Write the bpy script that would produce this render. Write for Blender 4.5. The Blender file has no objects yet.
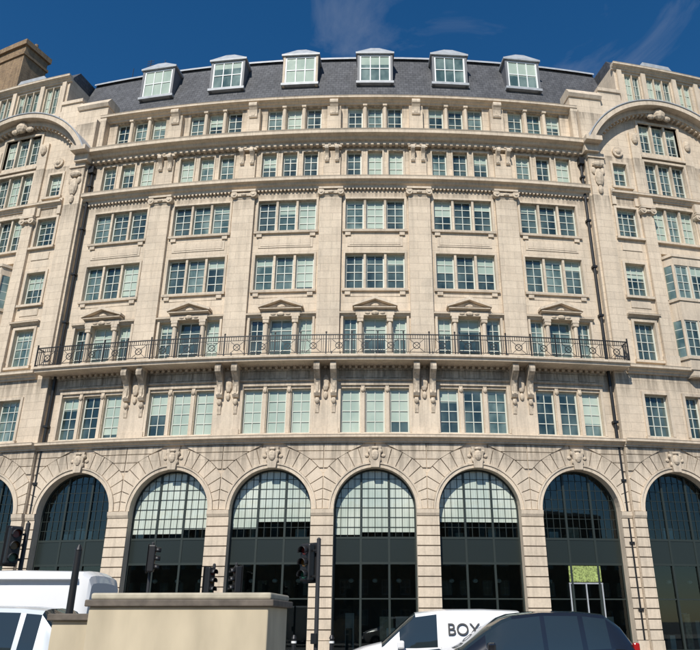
import bpy, math, random
from mathutils import Vector
random.seed(7)
R=80.0
sc=bpy.context.scene
# ------------------------------------------------------------------ materials
def mat(name):
    m=bpy.data.materials.new(name); m.use_nodes=True
    nt=m.node_tree; b=nt.nodes['Principled BSDF']
    return m,nt,b
def simple(name,col,rough=0.6,metal=0.0,noise=0.0,scale=8.0,spec=0.5,coat=0.0,sxyz=(1,1,1),bump=.15):
    m,nt,b=mat(name)
    b.inputs['Roughness'].default_value=rough; b.inputs['Metallic'].default_value=metal
    b.inputs['Specular IOR Level'].default_value=spec
    b.inputs['Coat Weight'].default_value=coat
    if noise>0:
        tc=nt.nodes.new('ShaderNodeTexCoord'); n=nt.nodes.new('ShaderNodeTexNoise'); mp=nt.nodes.new('ShaderNodeMapping')
        mp.inputs['Scale'].default_value=sxyz
        n.inputs['Scale'].default_value=scale; n.inputs['Detail'].default_value=4
        r=nt.nodes.new('ShaderNodeValToRGB')
        r.color_ramp.elements[0].position=0.3; r.color_ramp.elements[1].position=0.7
        r.color_ramp.elements[0].color=(*[c*(1-noise) for c in col],1)
        r.color_ramp.elements[1].color=(*[min(1,c*(1+noise)) for c in col],1)
        nt.links.new(tc.outputs['Object'],mp.inputs['Vector']); nt.links.new(mp.outputs['Vector'],n.inputs['Vector'])
        nt.links.new(n.outputs['Fac'],r.inputs['Fac'])
        nt.links.new(r.outputs['Color'],b.inputs['Base Color'])
        if bump>0:
            bp=nt.nodes.new('ShaderNodeBump'); bp.inputs['Strength'].default_value=bump; bp.inputs['Distance'].default_value=0.02
            nt.links.new(n.outputs['Fac'],bp.inputs['Height']); nt.links.new(bp.outputs['Normal'],b.inputs['Normal'])
    else: b.inputs['Base Color'].default_value=(*col,1)
    return m
def stone(name,c1,c2,bw=1.15,rh=0.45,mortar=0.012,mcol=None,streak=0.35,bump=0.5,rough=0.85,grey=.5,ledges=()):
    m,nt,b=mat(name); N=nt.nodes.new; L=nt.links.new
    b.inputs['Roughness'].default_value=rough; b.inputs['Specular IOR Level'].default_value=0.25
    uv=N('ShaderNodeUVMap'); uv.uv_map='UVMap'
    br=N('ShaderNodeTexBrick'); br.inputs['Scale'].default_value=1
    br.inputs['Brick Width'].default_value=bw; br.inputs['Row Height'].default_value=rh
    br.inputs['Mortar Size'].default_value=mortar; br.inputs['Mortar Smooth'].default_value=0.3
    br.inputs['Color1'].default_value=(*c1,1); br.inputs['Color2'].default_value=(*c2,1)
    mc=mcol or tuple(x*0.55 for x in c1)
    br.inputs['Mortar'].default_value=(*mc,1)
    L(uv.outputs['UV'],br.inputs['Vector'])
    tc=N('ShaderNodeTexCoord')
    n1=N('ShaderNodeTexNoise'); n1.inputs['Scale'].default_value=0.5; n1.inputs['Detail'].default_value=5; n1.inputs['Roughness'].default_value=0.65
    L(tc.outputs['Object'],n1.inputs['Vector'])
    mp=N('ShaderNodeMapping'); mp.inputs['Scale'].default_value=(3.0,3.0,0.25)
    L(tc.outputs['Object'],mp.inputs['Vector'])
    n2=N('ShaderNodeTexNoise'); n2.inputs['Scale'].default_value=1.3; n2.inputs['Detail'].default_value=4; n2.inputs['Roughness'].default_value=0.7
    L(mp.outputs['Vector'],n2.inputs['Vector'])
    n3=N('ShaderNodeTexNoise'); n3.inputs['Scale'].default_value=12; n3.inputs['Detail'].default_value=3
    L(tc.outputs['Object'],n3.inputs['Vector'])
    def mr(src,a,bb,lo,hi):
        r=N('ShaderNodeMapRange'); r.inputs['From Min'].default_value=a; r.inputs['From Max'].default_value=bb
        r.inputs['To Min'].default_value=lo; r.inputs['To Max'].default_value=hi; L(src,r.inputs['Value']); return r.outputs['Result']
    def mth(op,a,bv):
        x=N('ShaderNodeMath'); x.operation=op
        for i,q in enumerate((a,bv)):
            if isinstance(q,(int,float)): x.inputs[i].default_value=q
            else: L(q,x.inputs[i])
        return x.outputs[0]
    mul=lambda a,c: mth('MULTIPLY',a,c)
    f=mul(mul(mr(n1.outputs['Fac'],0.3,0.7,1-streak*0.6,1.06),mr(n2.outputs['Fac'],0.33,0.55,1-streak*.8,1.02)),mr(n3.outputs['Fac'],0.3,0.7,0.93,1.05))
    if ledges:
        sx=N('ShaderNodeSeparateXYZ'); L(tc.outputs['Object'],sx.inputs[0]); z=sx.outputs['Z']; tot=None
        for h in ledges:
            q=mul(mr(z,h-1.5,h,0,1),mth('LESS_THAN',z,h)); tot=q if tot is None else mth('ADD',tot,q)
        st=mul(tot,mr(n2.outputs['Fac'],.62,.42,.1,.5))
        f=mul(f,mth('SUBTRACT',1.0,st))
    vm=N('ShaderNodeVectorMath'); vm.operation='SCALE'
    gm=N('ShaderNodeMixRGB'); gm.blend_type='MULTIPLY'; gm.inputs['Color2'].default_value=(.84,.87,.90,1)
    L(mr(n1.outputs['Fac'],0.5,0.3,0,grey),gm.inputs['Fac']); L(br.outputs['Color'],gm.inputs['Color1'])
    L(gm.outputs[0],vm.inputs[0]); L(f,vm.inputs['Scale'])
    L(vm.outputs['Vector'],b.inputs['Base Color'])
    bp=N('ShaderNodeBump'); bp.inputs['Strength'].default_value=bump; bp.inputs['Distance'].default_value=0.02; bp.invert=True
    L(br.outputs['Fac'],bp.inputs['Height'])
    bp2=N('ShaderNodeBump'); bp2.inputs['Strength'].default_value=0.3; bp2.inputs['Distance'].default_value=0.012
    L(n3.outputs['Fac'],bp2.inputs['Height']); L(bp.outputs['Normal'],bp2.inputs['Normal'])
    L(bp2.outputs['Normal'],b.inputs['Normal'])
    return m
def glassmat(name,tint,extra):
    m=bpy.data.materials.new(name); m.use_nodes=True; nt=m.node_tree; nt.nodes.clear(); N=nt.nodes.new; L=nt.links.new
    o=N('ShaderNodeOutputMaterial'); mx=N('ShaderNodeMixShader'); t=N('ShaderNodeBsdfTransparent'); g=N('ShaderNodeBsdfGlossy')
    t.inputs['Color'].default_value=(*tint,1); g.inputs['Roughness'].default_value=0.015; g.inputs['Color'].default_value=(.92,1,.97,1)
    fr=N('ShaderNodeFresnel'); fr.inputs['IOR'].default_value=1.5
    ad=N('ShaderNodeMath'); ad.operation='ADD'; ad.inputs[1].default_value=extra; ad.use_clamp=True
    L(fr.outputs[0],ad.inputs[0]); L(ad.outputs[0],mx.inputs[0]); L(t.outputs[0],mx.inputs[1]); L(g.outputs[0],mx.inputs[2]); L(mx.outputs[0],o.inputs[0])
    return m
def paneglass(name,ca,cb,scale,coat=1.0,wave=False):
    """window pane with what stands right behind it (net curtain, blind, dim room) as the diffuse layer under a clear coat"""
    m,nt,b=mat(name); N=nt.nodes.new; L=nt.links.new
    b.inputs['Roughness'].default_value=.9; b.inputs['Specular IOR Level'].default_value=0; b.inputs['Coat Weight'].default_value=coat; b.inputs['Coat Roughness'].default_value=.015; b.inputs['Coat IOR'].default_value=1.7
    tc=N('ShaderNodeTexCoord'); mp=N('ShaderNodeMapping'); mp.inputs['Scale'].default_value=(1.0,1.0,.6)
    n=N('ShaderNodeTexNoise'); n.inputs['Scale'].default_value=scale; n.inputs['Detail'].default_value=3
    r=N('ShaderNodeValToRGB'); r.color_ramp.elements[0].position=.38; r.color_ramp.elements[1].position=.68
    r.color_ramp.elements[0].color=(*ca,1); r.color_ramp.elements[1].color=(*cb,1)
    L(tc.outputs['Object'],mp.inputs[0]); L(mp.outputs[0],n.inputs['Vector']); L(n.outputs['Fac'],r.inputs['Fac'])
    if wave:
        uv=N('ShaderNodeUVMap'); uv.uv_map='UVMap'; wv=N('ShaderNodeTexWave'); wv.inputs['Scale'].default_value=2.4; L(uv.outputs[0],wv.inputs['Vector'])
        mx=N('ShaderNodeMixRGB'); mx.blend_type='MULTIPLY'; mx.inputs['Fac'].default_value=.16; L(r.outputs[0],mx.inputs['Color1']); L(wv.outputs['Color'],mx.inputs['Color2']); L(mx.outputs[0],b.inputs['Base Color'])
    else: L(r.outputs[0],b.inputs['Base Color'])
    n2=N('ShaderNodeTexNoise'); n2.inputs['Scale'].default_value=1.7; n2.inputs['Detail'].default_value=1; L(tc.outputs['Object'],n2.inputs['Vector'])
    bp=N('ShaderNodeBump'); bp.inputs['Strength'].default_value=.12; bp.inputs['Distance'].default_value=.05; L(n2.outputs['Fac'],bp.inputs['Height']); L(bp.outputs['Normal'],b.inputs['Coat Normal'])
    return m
M={}
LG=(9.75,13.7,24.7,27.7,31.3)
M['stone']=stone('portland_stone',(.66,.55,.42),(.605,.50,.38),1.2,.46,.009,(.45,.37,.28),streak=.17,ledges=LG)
M['stoneR']=stone('rusticated_stone',(.63,.525,.405),(.57,.47,.36),1.4,.5,.03,(.25,.2,.15),streak=.2,bump=1.0)
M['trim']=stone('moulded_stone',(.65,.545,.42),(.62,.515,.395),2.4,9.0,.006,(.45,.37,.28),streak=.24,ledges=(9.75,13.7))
M['carve']=simple('carved_stone',(.53,.44,.335),.85,noise=.28,scale=7,spec=.2)
M['groove']=simple('joint_stone',(.23,.185,.14),.9,noise=.15,scale=4,spec=.1)
M['slate']=stone('slate',(.12,.122,.13),(.088,.09,.097),.35,.25,.012,(.045,.046,.05),streak=.35,bump=.6,rough=.6,grey=0)
M['lead']=simple('lead_sheet',(.36,.38,.40),.5,noise=.15,scale=3)
M['brick']=stone('yellow_stock_brick',(.36,.23,.11),(.24,.14,.07),.23,.075,.01,(.36,.32,.26),streak=.4)
M['frame']=simple('painted_frame',(.55,.57,.50),.5,noise=.08,scale=2,bump=0)
M['wframe']=simple('white_frame',(.78,.8,.78),.5)
M['dframe']=simple('dark_bronze_frame',(.035,.045,.04),.4,.3)
M['panel']=simple('dark_spandrel_panel',(.022,.03,.028),.3,.2)
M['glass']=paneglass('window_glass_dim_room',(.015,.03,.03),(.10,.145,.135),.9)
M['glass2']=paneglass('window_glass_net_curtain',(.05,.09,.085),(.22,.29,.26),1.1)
M['blind']=paneglass('window_glass_blind_down',(.34,.42,.35),(.47,.54,.45),.8,.8)
M['blindw']=paneglass('arcade_glass_vertical_blinds',(.44,.51,.44),(.62,.66,.57),.6,.7,True)
M['glassd']=glassmat('shop_glass',(.55,.66,.62),.03)
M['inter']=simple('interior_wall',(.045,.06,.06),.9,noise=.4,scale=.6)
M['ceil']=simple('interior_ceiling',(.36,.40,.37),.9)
M['iron']=simple('black_iron',(.02,.02,.02),.45,.3)
M['leaded']=simple('lead_cheek',(.14,.145,.155),.6)
M['signg']=simple('shop_sign_green',(.26,.32,.10),.6,noise=.7,scale=14)
# ------------------------------------------------------------------ bent facade buckets
bk={}
def bucket(m): return bk.setdefault(m,([],[]))
def P(m,pts):
    v,f=bucket(m); i=len(v); v.extend(pts); f.append(tuple(range(i,i+len(pts))))
def bend(p):
    s,d,h=p; t=s/R; r=R+d
    return (r*math.sin(t), R-r*math.cos(t), h)
def segs(s0,s1,st=1.3):
    n=max(1,math.ceil(abs(s1-s0)/st)); return [s0+(s1-s0)*i/n for i in range(n+1)]
def bx(m,s0,s1,d0,d1,h0,h1):
    if s1<s0:s0,s1=s1,s0
    if d1<d0:d0,d1=d1,d0
    ss=segs(s0,s1)
    for a,b in zip(ss[:-1],ss[1:]):
        P(m,[(a,d1,h0),(b,d1,h0),(b,d1,h1),(a,d1,h1)])
        P(m,[(b,d0,h0),(a,d0,h0),(a,d0,h1),(b,d0,h1)])
        P(m,[(a,d1,h1),(b,d1,h1),(b,d0,h1),(a,d0,h1)])
        P(m,[(a,d0,h0),(b,d0,h0),(b,d1,h0),(a,d1,h0)])
    P(m,[(s0,d0,h0),(s0,d1,h0),(s0,d1,h1),(s0,d0,h1)])
    P(m,[(s1,d1,h0),(s1,d0,h0),(s1,d0,h1),(s1,d1,h1)])
def prism(m,prof,s0,s1):
    if s1<s0:s0,s1=s1,s0
    n=len(prof); ss=segs(s0,s1)
    for a,b in zip(ss[:-1],ss[1:]):
        for i in range(n):
            p,q=prof[i],prof[(i+1)%n]
            P(m,[(a,p[0],p[1]),(b,p[0],p[1]),(b,q[0],q[1]),(a,q[0],q[1])])
    P(m,[(s0,p[0],p[1]) for p in prof]); P(m,[(s1,p[0],p[1]) for p in reversed(prof)])
def pplan(m,poly,h0,h1):
    n=len(poly)
    for i in range(n):
        p,q=poly[i],poly[(i+1)%n]
        P(m,[(p[0],p[1],h0),(q[0],q[1],h0),(q[0],q[1],h1),(p[0],p[1],h1)])
    P(m,[(p[0],p[1],h1) for p in poly]); P(m,[(p[0],p[1],h0) for p in reversed(poly)])
def pface(m,poly,d0,d1):
    n=len(poly)
    for i in range(n):
        p,q=poly[i],poly[(i+1)%n]
        P(m,[(p[0],d0,p[1]),(q[0],d0,q[1]),(q[0],d1,q[1]),(p[0],d1,p[1])])
    P(m,[(p[0],d1,p[1]) for p in poly]); P(m,[(p[0],d0,p[1]) for p in reversed(poly)])
def wall(m,s0,s1,h0,h1,d,holes,depth=.45):
    if s1<s0:s0,s1=s1,s0
    cs={s0,s1}; ch={h0,h1}
    for a,b,c,e in holes:
        cs|={min(max(a,s0),s1),min(max(b,s0),s1)}; ch|={min(max(c,h0),h1),min(max(e,h0),h1)}
    cs=sorted(cs); ch=sorted(ch); full=[]
    for a,b in zip(cs[:-1],cs[1:]):
        if b-a<1e-5: continue
        full+=segs(a,b,1.6)[:-1]
    full.append(cs[-1])
    for a,b in zip(full[:-1],full[1:]):
        for c,e in zip(ch[:-1],ch[1:]):
            x=(a+b)/2; y=(c+e)/2
            if any(q[0]<x<q[1] and q[2]<y<q[3] for q in holes): continue
            P(m,[(a,d,c),(b,d,c),(b,d,e),(a,d,e)])
    for a,b,c,e in holes:
        for (u,v) in ((a,a),(b,b)):
            P(m,[(u,d,c),(u,d-depth,c),(u,d-depth,e),(u,d,e)])
        P(m,[(a,d,c),(b,d,c),(b,d-depth,c),(a,d-depth,c)])
        P(m,[(a,d,e),(a,d-depth,e),(b,d-depth,e),(b,d,e)])
def ring(m,c,hc,r0,r1,d0,d1,t0,t1,n,r1f=None):
    ts=[t0+(t1-t0)*i/n for i in range(n+1)]
    def pt(r,t,d): return (c+r*math.cos(t),d,hc+r*math.sin(t))
    for a,b in zip(ts[:-1],ts[1:]):
        ra=r1f(a) if r1f else r1; rb=r1f(b) if r1f else r1
        P(m,[pt(r0,a,d1),pt(ra,a,d1),pt(rb,b,d1),pt(r0,b,d1)])
        P(m,[pt(r0,a,d0),pt(r0,a,d1),pt(r0,b,d1),pt(r0,b,d0)])
        P(m,[pt(ra,a,d1),pt(ra,a,d0),pt(rb,b,d0),pt(rb,b,d1)])
    for t in (t0,t1):
        ra=r1f(t) if r1f else r1
        P(m,[pt(r0,t,d0),pt(ra,t,d0),pt(ra,t,d1),pt(r0,t,d1)])
def cylv(m,s,d,h0,h1,r0,r1,n=12):
    for i in range(n):
        a=2*math.pi*i/n;b=2*math.pi*(i+1)/n
        P(m,[(s+r0*math.cos(a),d+r0*math.sin(a),h0),(s+r0*math.cos(b),d+r0*math.sin(b),h0),(s+r1*math.cos(b),d+r1*math.sin(b),h1),(s+r1*math.cos(a),d+r1*math.sin(a),h1)])
    P(m,[(s+r1*math.cos(2*math.pi*i/n),d+r1*math.sin(2*math.pi*i/n),h1) for i in range(n)])
    P(m,[(s+r0*math.cos(-2*math.pi*i/n),d+r0*math.sin(-2*math.pi*i/n),h0) for i in range(n)])
def disc(m,s,h,d0,d1,r,n=12):
    pface(m,[(s+r*math.cos(2*math.pi*i/n),h+r*math.sin(2*math.pi*i/n)) for i in range(n)],d0,d1)
def ell(m,s,d,h,rs,rd,rh,nu=8,nv=6):
    def pt(i,j):
        a=2*math.pi*i/nu; b=math.pi*(j/nv-.5)
        return (s+rs*math.cos(a)*math.cos(b), d+rd*math.sin(a)*math.cos(b), h+rh*math.sin(b))
    for i in range(nu):
        for j in range(nv): P(m,[pt(i,j),pt(i+1,j),pt(i+1,j+1),pt(i,j+1)])
def window(s0,s1,h0,h1,d,cols,rows,fm='frame',bar=.04,fr=.075,blind=None,gm=None):
    if s1<s0:s0,s1=s1,s0
    bx(fm,s0,s0+fr,d-.06,d+.02,h0,h1); bx(fm,s1-fr,s1,d-.06,d+.02,h0,h1)
    bx(fm,s0+fr,s1-fr,d-.06,d+.017,h0,h0+fr); bx(fm,s0+fr,s1-fr,d-.06,d+.017,h1-fr,h1)
    for i in range(1,cols):
        x=s0+fr+(s1-s0-2*fr)*i/cols; bx(fm,x-bar/2,x+bar/2,d-.028,d+.01,h0+fr,h1-fr)
    for j in range(1,rows):
        y=h0+fr+(h1-h0-2*fr)*j/rows; bx(fm,s0+fr,s1-fr,d-.026,d+.006,y-bar/2,y+bar/2)
    if blind is None: blind=random.choice([0,0,0,0,.12,.2,.25,.3,.4,.5,.9])
    g=gm or random.choice(['glass','glass','glass','glass2'])
    hb=h1-(h1-h0)*blind
    n=rows
    for j in range(n):
        a=h0+(h1-h0)*j/n; b=h0+(h1-h0)*(j+1)/n
        t=random.uniform(-.004,.004); u=random.uniform(-.004,.004)
        for lo,hi,mm in ((a,min(b,hb),g),(max(a,hb),b,'blind')):
            if hi-lo>.01: P(mm,[(s0,d-.03+t,lo),(s1,d-.03-t,lo),(s1,d-.03-t+u,hi),(s0,d-.03+t+u,hi)])
BAY=5.05
bays=[i*BAY for i in (-3,-2,-1,0,1,2)]
EL=-3.5*BAY-.03; ER=2.5*BAY+.03
def tri(c,w,mul,cw=None):
    if cw is None:
        l=(w-2*mul)/3; xs=[(c-w/2+i*(l+mul), c-w/2+i*(l+mul)+l) for i in range(3)]
    else:
        l=(w-2*mul-cw)/2
        xs=[(c-w/2,c-w/2+l),(c-cw/2,c+cw/2),(c+w/2-l,c+w/2)]
    return xs
def arch_bay(c,w,d,hs=6.55,r=1.985,h1=9.75,depth=.7,mode=0):
    a=c-w/2; b=c+w/2; n=28
    for (x0,x1) in ((a,c-r),(c+r,b)): P('stone',[(x0,d,0),(x1,d,0),(x1,d,h1),(x0,d,h1)])
    P('trim',[(c-r,d,0),(c-r,d-depth,0),(c-r,d-depth,hs),(c-r,d,hs)])
    P('trim',[(c+r,d,0),(c+r,d-depth,0),(c+r,d-depth,hs),(c+r,d,hs)])
    for k in range(n):
        t0=math.pi*k/n;t1=math.pi*(k+1)/n
        p=(c+r*math.cos(t0),hs+r*math.sin(t0)); q=(c+r*math.cos(t1),hs+r*math.sin(t1))
        P('stoneR',[(q[0],d,q[1]),(p[0],d,p[1]),(p[0],d,h1),(q[0],d,h1)])
        P('trim',[(p[0],d,p[1]),(q[0],d,q[1]),(q[0],d-depth,q[1]),(p[0],d-depth,p[1])])
    ring('trim',c,hs,r-.0,r+.17,d,d+.09,0,math.pi,30)
    ring('trim',c,hs,r+.17,r+.25,d,d+.14,0,math.pi,30)
    lim=w/2-.02
    def ro(t):
        ct=abs(math.cos(t)); rr=3.02
        if ct>1e-3: rr=min(rr,lim/ct)
        return max(rr,r+.26)
    nv=17; g=.016
    for k in range(nv):
        if k==nv//2: continue
        t0=math.pi*k/nv+g/2; t1=math.pi*(k+1)/nv-g/2
        ring('trim',c,hs,r+.26,0,d,d+.07,t0,t1,3,ro)
    ring('groove',c,hs,r+.26,0,d,d+.012,0,math.pi,30,ro)
    y=hs+1.55
    while y<h1-.1:
        y1=min(y+.42,h1-.02)
        for sg in(-1,1):
            def xin(yy):
                q=3.06**2-(yy-hs)**2
                return math.sqrt(q) if q>0 else .5
            xa=max(xin(y+.02),.5); xb=max(xin(y1-.02),.5)
            if xa<lim-.05:
                pface('trim',[(c+sg*xa,y+.02),(c+sg*lim,y+.02),(c+sg*lim,y1-.02),(c+sg*xb,y1-.02)],d,d+.066)
        y=y1
    hh=.75; y=hh
    nC=12; st=(hs-.32-hh)/nC
    for k in range(nC):
        for (x0,x1) in ((a,c-r),(c+r,b)):
            bx('trim',x0,x1,d+.012,d+.075,y+.026,y+st-.026)
        y+=st
    for (x0,x1) in ((a,c-r),(c+r,b)):
        P('groove',[(x0,d+.008,hh),(x1,d+.008,hh),(x1,d+.008,hs-.3),(x0,d+.008,hs-.3)])
        bx('trim',x0,x1,d,d+.13,0,.75)
        prism('trim',[(d,hs-.32),(d+.10,hs-.32),(d+.16,hs-.2),(d+.18,hs-.02),(d,hs-.02)],x0,x1)
    pface('trim',[(c-.2,hs+r-.02),(c+.2,hs+r-.02),(c+.31,h1-.2),(c-.31,h1-.2)],d,d+.24)
    ell('carve',c,d+.24,h1-.62,.19,.12,.27)
    for sg in(-1,1):
        ell('carve',c+sg*.25,d+.16,h1-.42,.12,.1,.13); ell('carve',c+sg*.21,d+.17,h1-.84,.1,.08,.14)
        ell('carve',c+sg*.4,d+.1,h1-.64,.11,.05,.09)
    ell('carve',c,d+.26,h1-.3,.17,.1,.08)
    gd=d-.45
    mull=[c-r,c-r*.34,c+r*.34,c+r]
    for x in mull[1:3]: bx('dframe',x-.05,x+.05,gd-.06,gd+.06,.25,hs+math.sqrt(max(0,r*r-(x-c)**2)))
    bx('dframe',c-r,c-r+.08,gd-.05,gd+.05,.25,hs); bx('dframe',c+r-.08,c+r,gd-.05,gd+.05,.25,hs)
    ring('dframe',c,hs,r-.08,r,gd-.05,gd+.05,0,math.pi,24)
    bx('panel',c-r,c+r,gd-.04,gd+.035,4.15,5.2)
    bx('dframe',c-r,c+r,gd-.055,gd+.055,5.2,5.3); bx('dframe',c-r,c+r,gd-.055,gd+.055,4.05,4.15)
    bx('dframe',c-r,c+r,gd-.05,gd+.05,0.02,.35)
    bx('dframe',c-r+.08,c+r-.08,gd-.048,gd+.045,2.5,2.56)
    nb=12
    for i in range(1,nb):
        x=c-r+2*r*i/nb
        top=hs+math.sqrt(r*r-(x-c)**2)
        bx('dframe',x-.012,x+.012,gd-.008,gd+.02,5.3,top-.02)
    y=5.75
    while y<hs+r-.1:
        hw=r if y<hs else math.sqrt(r*r-(y-hs)**2)
        bx('dframe',c-hw,c+hw,gd-.007,gd+.018,y-.012,y+.012); y+=.46
    lo=mode if mode>0 else 99
    def half(x):
        q=r*r-(x-c)**2
        return hs+math.sqrt(q) if q>0 else hs
    grp=[random.choice([0,0,.12,-.2]) for _ in range(3)]
    for i in range(nb):
        x0=c-r+2*r*i/nb; x1=c-r+2*r*(i+1)/nb; t=random.uniform(-.002,.002)
        lo_=lo if lo>50 else max(5.3,lo+grp[i//4])
        ta,tb=half(x0),half(x1)
        if lo_>50:
            P('glassd',[(x0,gd-.012+t,5.25),(x1,gd-.012-t,5.25),(x1,gd-.012-t,tb),(x0,gd-.012+t,ta)])
        else:
            l0=min(lo_,ta); l1=min(lo_,tb)
            P('glassd',[(x0,gd-.012+t,5.25),(x1,gd-.012-t,5.25),(x1,gd-.012-t,l1),(x0,gd-.012+t,l0)])
            if ta>lo_ or tb>lo_: P('blindw',[(x0,gd-.012+t,l0),(x1,gd-.012-t,l1),(x1,gd-.012-t,max(tb,l1)),(x0,gd-.012+t,max(ta,l0))])
    P('glassd',[(c-r,gd,.3),(c+r,gd,.3),(c+r,gd,4.1),(c-r,gd,4.1)])
    bx('ceil',c-w/2,c+w/2,gd-4.0,gd-.1,4.3,4.9)
    for _ in range(4):
        x=c+random.uniform(-1.6,1.2); hgt=random.uniform(.3,1.1); bx(random.choice(['wframe','inter','carve','inter']),x,x+random.uniform(.2,.6),gd-1.2,gd-.9,4.9,5.3+hgt*.6)
    for _ in range(5):
        x=c+random.uniform(-1.7,1.3); z=random.uniform(.6,2.0); bx(random.choice(['carve','wframe','inter','lead']),x,x+random.uniform(.2,.7),gd-1.5,gd-random.uniform(.8,1.3),.1,z)
    for q in(-1.2,0,1.2): ell('wframe',c+q,gd-1.6,3.4,.14,.14,.1); bx('iron',c+q-.008,c+q+.008,gd-1.61,gd-1.59,3.45,4.3)
for c,k in zip(bays,(-3,-2,-1,0,1,2)):
    mv={-3:0,-2:5.7,-1:5.9,0:5.4,1:6.0,2:0}[k]
    arch_bay(c,BAY,.15,mode=mv)
def cornice(m,s0,s1,h,th,d0,proj):
    prism(m,[(d0-.02,h),(d0+proj*.25,h),(d0+proj*.3,h+th*.25),(d0+proj*.55,h+th*.35),(d0+proj*.62,h+th*.55),(d0+proj,h+th*.62),(d0+proj,h+th*.88),(d0+proj*1.06,h+th),(d0-.02,h+th)],s0,s1)
def dentils(m,s0,s1,h0,h1,d0,d1,w=.12,p=.27):
    x=s0+p/2
    while x<s1-w:
        bx(m,x,x+w,d0,d1,h0,h1); x+=p
cornice('trim',EL,ER,9.75,.36,.15,.42)
rows2=(10.32,12.66); rows3=(14.2,16.64); r4=(18.35,20.5); r5=(22.05,24.04)
holes=[]
blind2={-3:.0,-2:1,-1:1,0:1,1:0,2:0}
for c,k in zip(bays,(-3,-2,-1,0,1,2)):
    for j,(a,b) in enumerate(tri(c,3.5,.26)):
        holes.append((a,b,*rows2)); bl=1 if blind2[k] else random.choice([0,.1,.3])
        if k==-2 and j==0: bl=.5
        if k==-3 and j==2: bl=.9
        if k==0 and j==2: bl=.75
        if k==2 and j==2: bl=.7
        window(a,b,*rows2,-.2,2,4,blind=bl)
    for a,b in tri(c,3.4,.32,1.25):
        holes.append((a,b,*rows3)); window(a,b,*rows3,-.22,2,4)
    for a,b in tri(c,3.3,.13):
        holes.append((a,b,*r4)); window(a,b,*r4,-.22,2,4)
    for a,b in tri(c,3.35,.13):
        holes.append((a,b,*r5)); window(a,b,*r5,-.22,2,4)
    prism('trim',[(-.02,10.12),(.16,10.12),(.16,10.26),(.05,10.32),(-.02,10.32)],c-1.95,c+1.95)
    for a in (c-1.9,c+1.76): bx('trim',a,a+.14,.0,.09,10.32,12.8)
    bx('trim',c-1.9,c+1.9,0,.10,12.8,12.95)
    for (a,b),(a2,b2) in zip(tri(c,3.5,.26)[:-1],tri(c,3.5,.26)[1:]):
        bx('trim',b+.04,a2-.04,0,.07,10.32,12.8); ell('carve',(b+a2)/2,.09,12.55,.11,.08,.13)
    cornice('trim',c-1.95,c+1.95,12.95,.16,0,.18)
    for q in (-1.15,0,1.15): pface('trim',[(c+q-.45,13.22),(c+q+.45,13.22),(c+q+.45,13.6),(c+q-.45,13.6)],0,.035)
    for x in (c-1.82,c+1.70): bx('trim',x,x+.12,0,.09,14.1,16.7)
    for sg in (-1,1):
        x=c+sg*.785
        cylv('trim',x,.10,14.5,16.3,.135,.115); bx('trim',x-.17,x+.17,0,.28,14.1,14.5)
        bx('carve',x-.16,x+.16,0,.25,16.3,16.48); bx('trim',x-.18,x+.18,0,.27,16.48,16.64)
    for sg in(-1,1):
        cornice('trim',c+sg*1.9,c+sg*1.04,16.66,.22,0,.22)
    bx('trim',c-1.03,c+1.03,0,.24,16.66,16.92)
    ell('carve',c,.27,16.78,.22,.08,.12)
    for q in(-.4,.4): ell('carve',c+q,.25,16.78,.15,.05,.07)
    cornice('trim',c-1.12,c+1.12,16.92,.18,0,.42)
    pface('trim',[(c-1.05,17.1),(c+1.05,17.1),(c,17.5)],0,.22)
    for sg in(-1,1):
        pface('trim',[(c+sg*1.2,17.1),(c+sg*1.2,17.22),(c,17.7),(c,17.52)],0,.48)
    ell('carve',c,.24,17.24,.25,.07,.12)
    for (h0,h1,w) in ((r4[0],r4[1],3.3),(r5[0],r5[1],3.35)):
        prism('trim',[(-.02,h0-.2),(.14,h0-.2),(.16,h0-.08),(.04,h0),(-.02,h0)],c-w/2-.16,c+w/2+.16)
        for x in (c-w/2-.13,c+w/2+.01): bx('trim',x,x+.12,0,.06,h0,h1+.12)
        bx('trim',c-w/2-.01,c+w/2+.01,0,.063,h1,h1+.12)
        for x in (c-w/2,c+w/2-.3): bx('trim',x,x+.3,0,.1,h0-.42,h0-.2)
    pface('trim',[(c-1.5,17.86),(c+1.5,17.86),(c+1.5,18.02),(c-1.5,18.02)],0,.03)
    bx('trim',c-1.55,c+1.55,0,.035,20.95,21.55); bx('stone',c-1.42,c+1.42,.03,.055,21.05,21.45)
wall('stone',EL,ER,10.1,24.75,0.0,holes,.42)
bx('trim',EL,ER,0,.06,13.62,13.72)
bound=[(-3.5+i)*BAY for i in range(7)]
def capital(x,d,h,w):
    bx('trim',x-w/2+.04,x+w/2-.04,d-.2,d+.03,h,h+.12)
    for sg in(-1,1):
        disc('carve',x+sg*(w/2-.06),h+.22,d-.15,d+.17,.2)
        disc('trim',x+sg*(w/2-.06),h+.22,d+.17,d+.21,.08)
    bx('carve',x-w/2+.12,x+w/2-.12,d-.2,d+.12,h+.12,h+.34)
    ell('carve',x,d+.14,h+.2,.16,.08,.1)
    bx('trim',x-w/2-.08,x+w/2+.08,d-.2,d+.2,h+.4,h+.52)
def console(x,w,d0,h0,h1,pr):
    H=h1-h0
    prof=[(d0,h0),(d0+pr*.22,h0+.02*H),(d0+pr*.34,h0+.1*H),(d0+pr*.26,h0+.2*H),(d0+pr*.3,h0+.35*H),(d0+pr*.45,h0+.52*H),(d0+pr*.72,h0+.66*H),(d0+pr*.95,h0+.74*H),(d0+pr,h0+.84*H),(d0+pr*.95,h0+.93*H),(d0+pr*.86,h1),(d0,h1)]
    prism('trim',prof,x-w/2,x+w/2)
    bx('carve',x-w*.22,x+w*.22,d0+pr*.2,d0+pr*.36,h0+.12*H,h0+.5*H)
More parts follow.
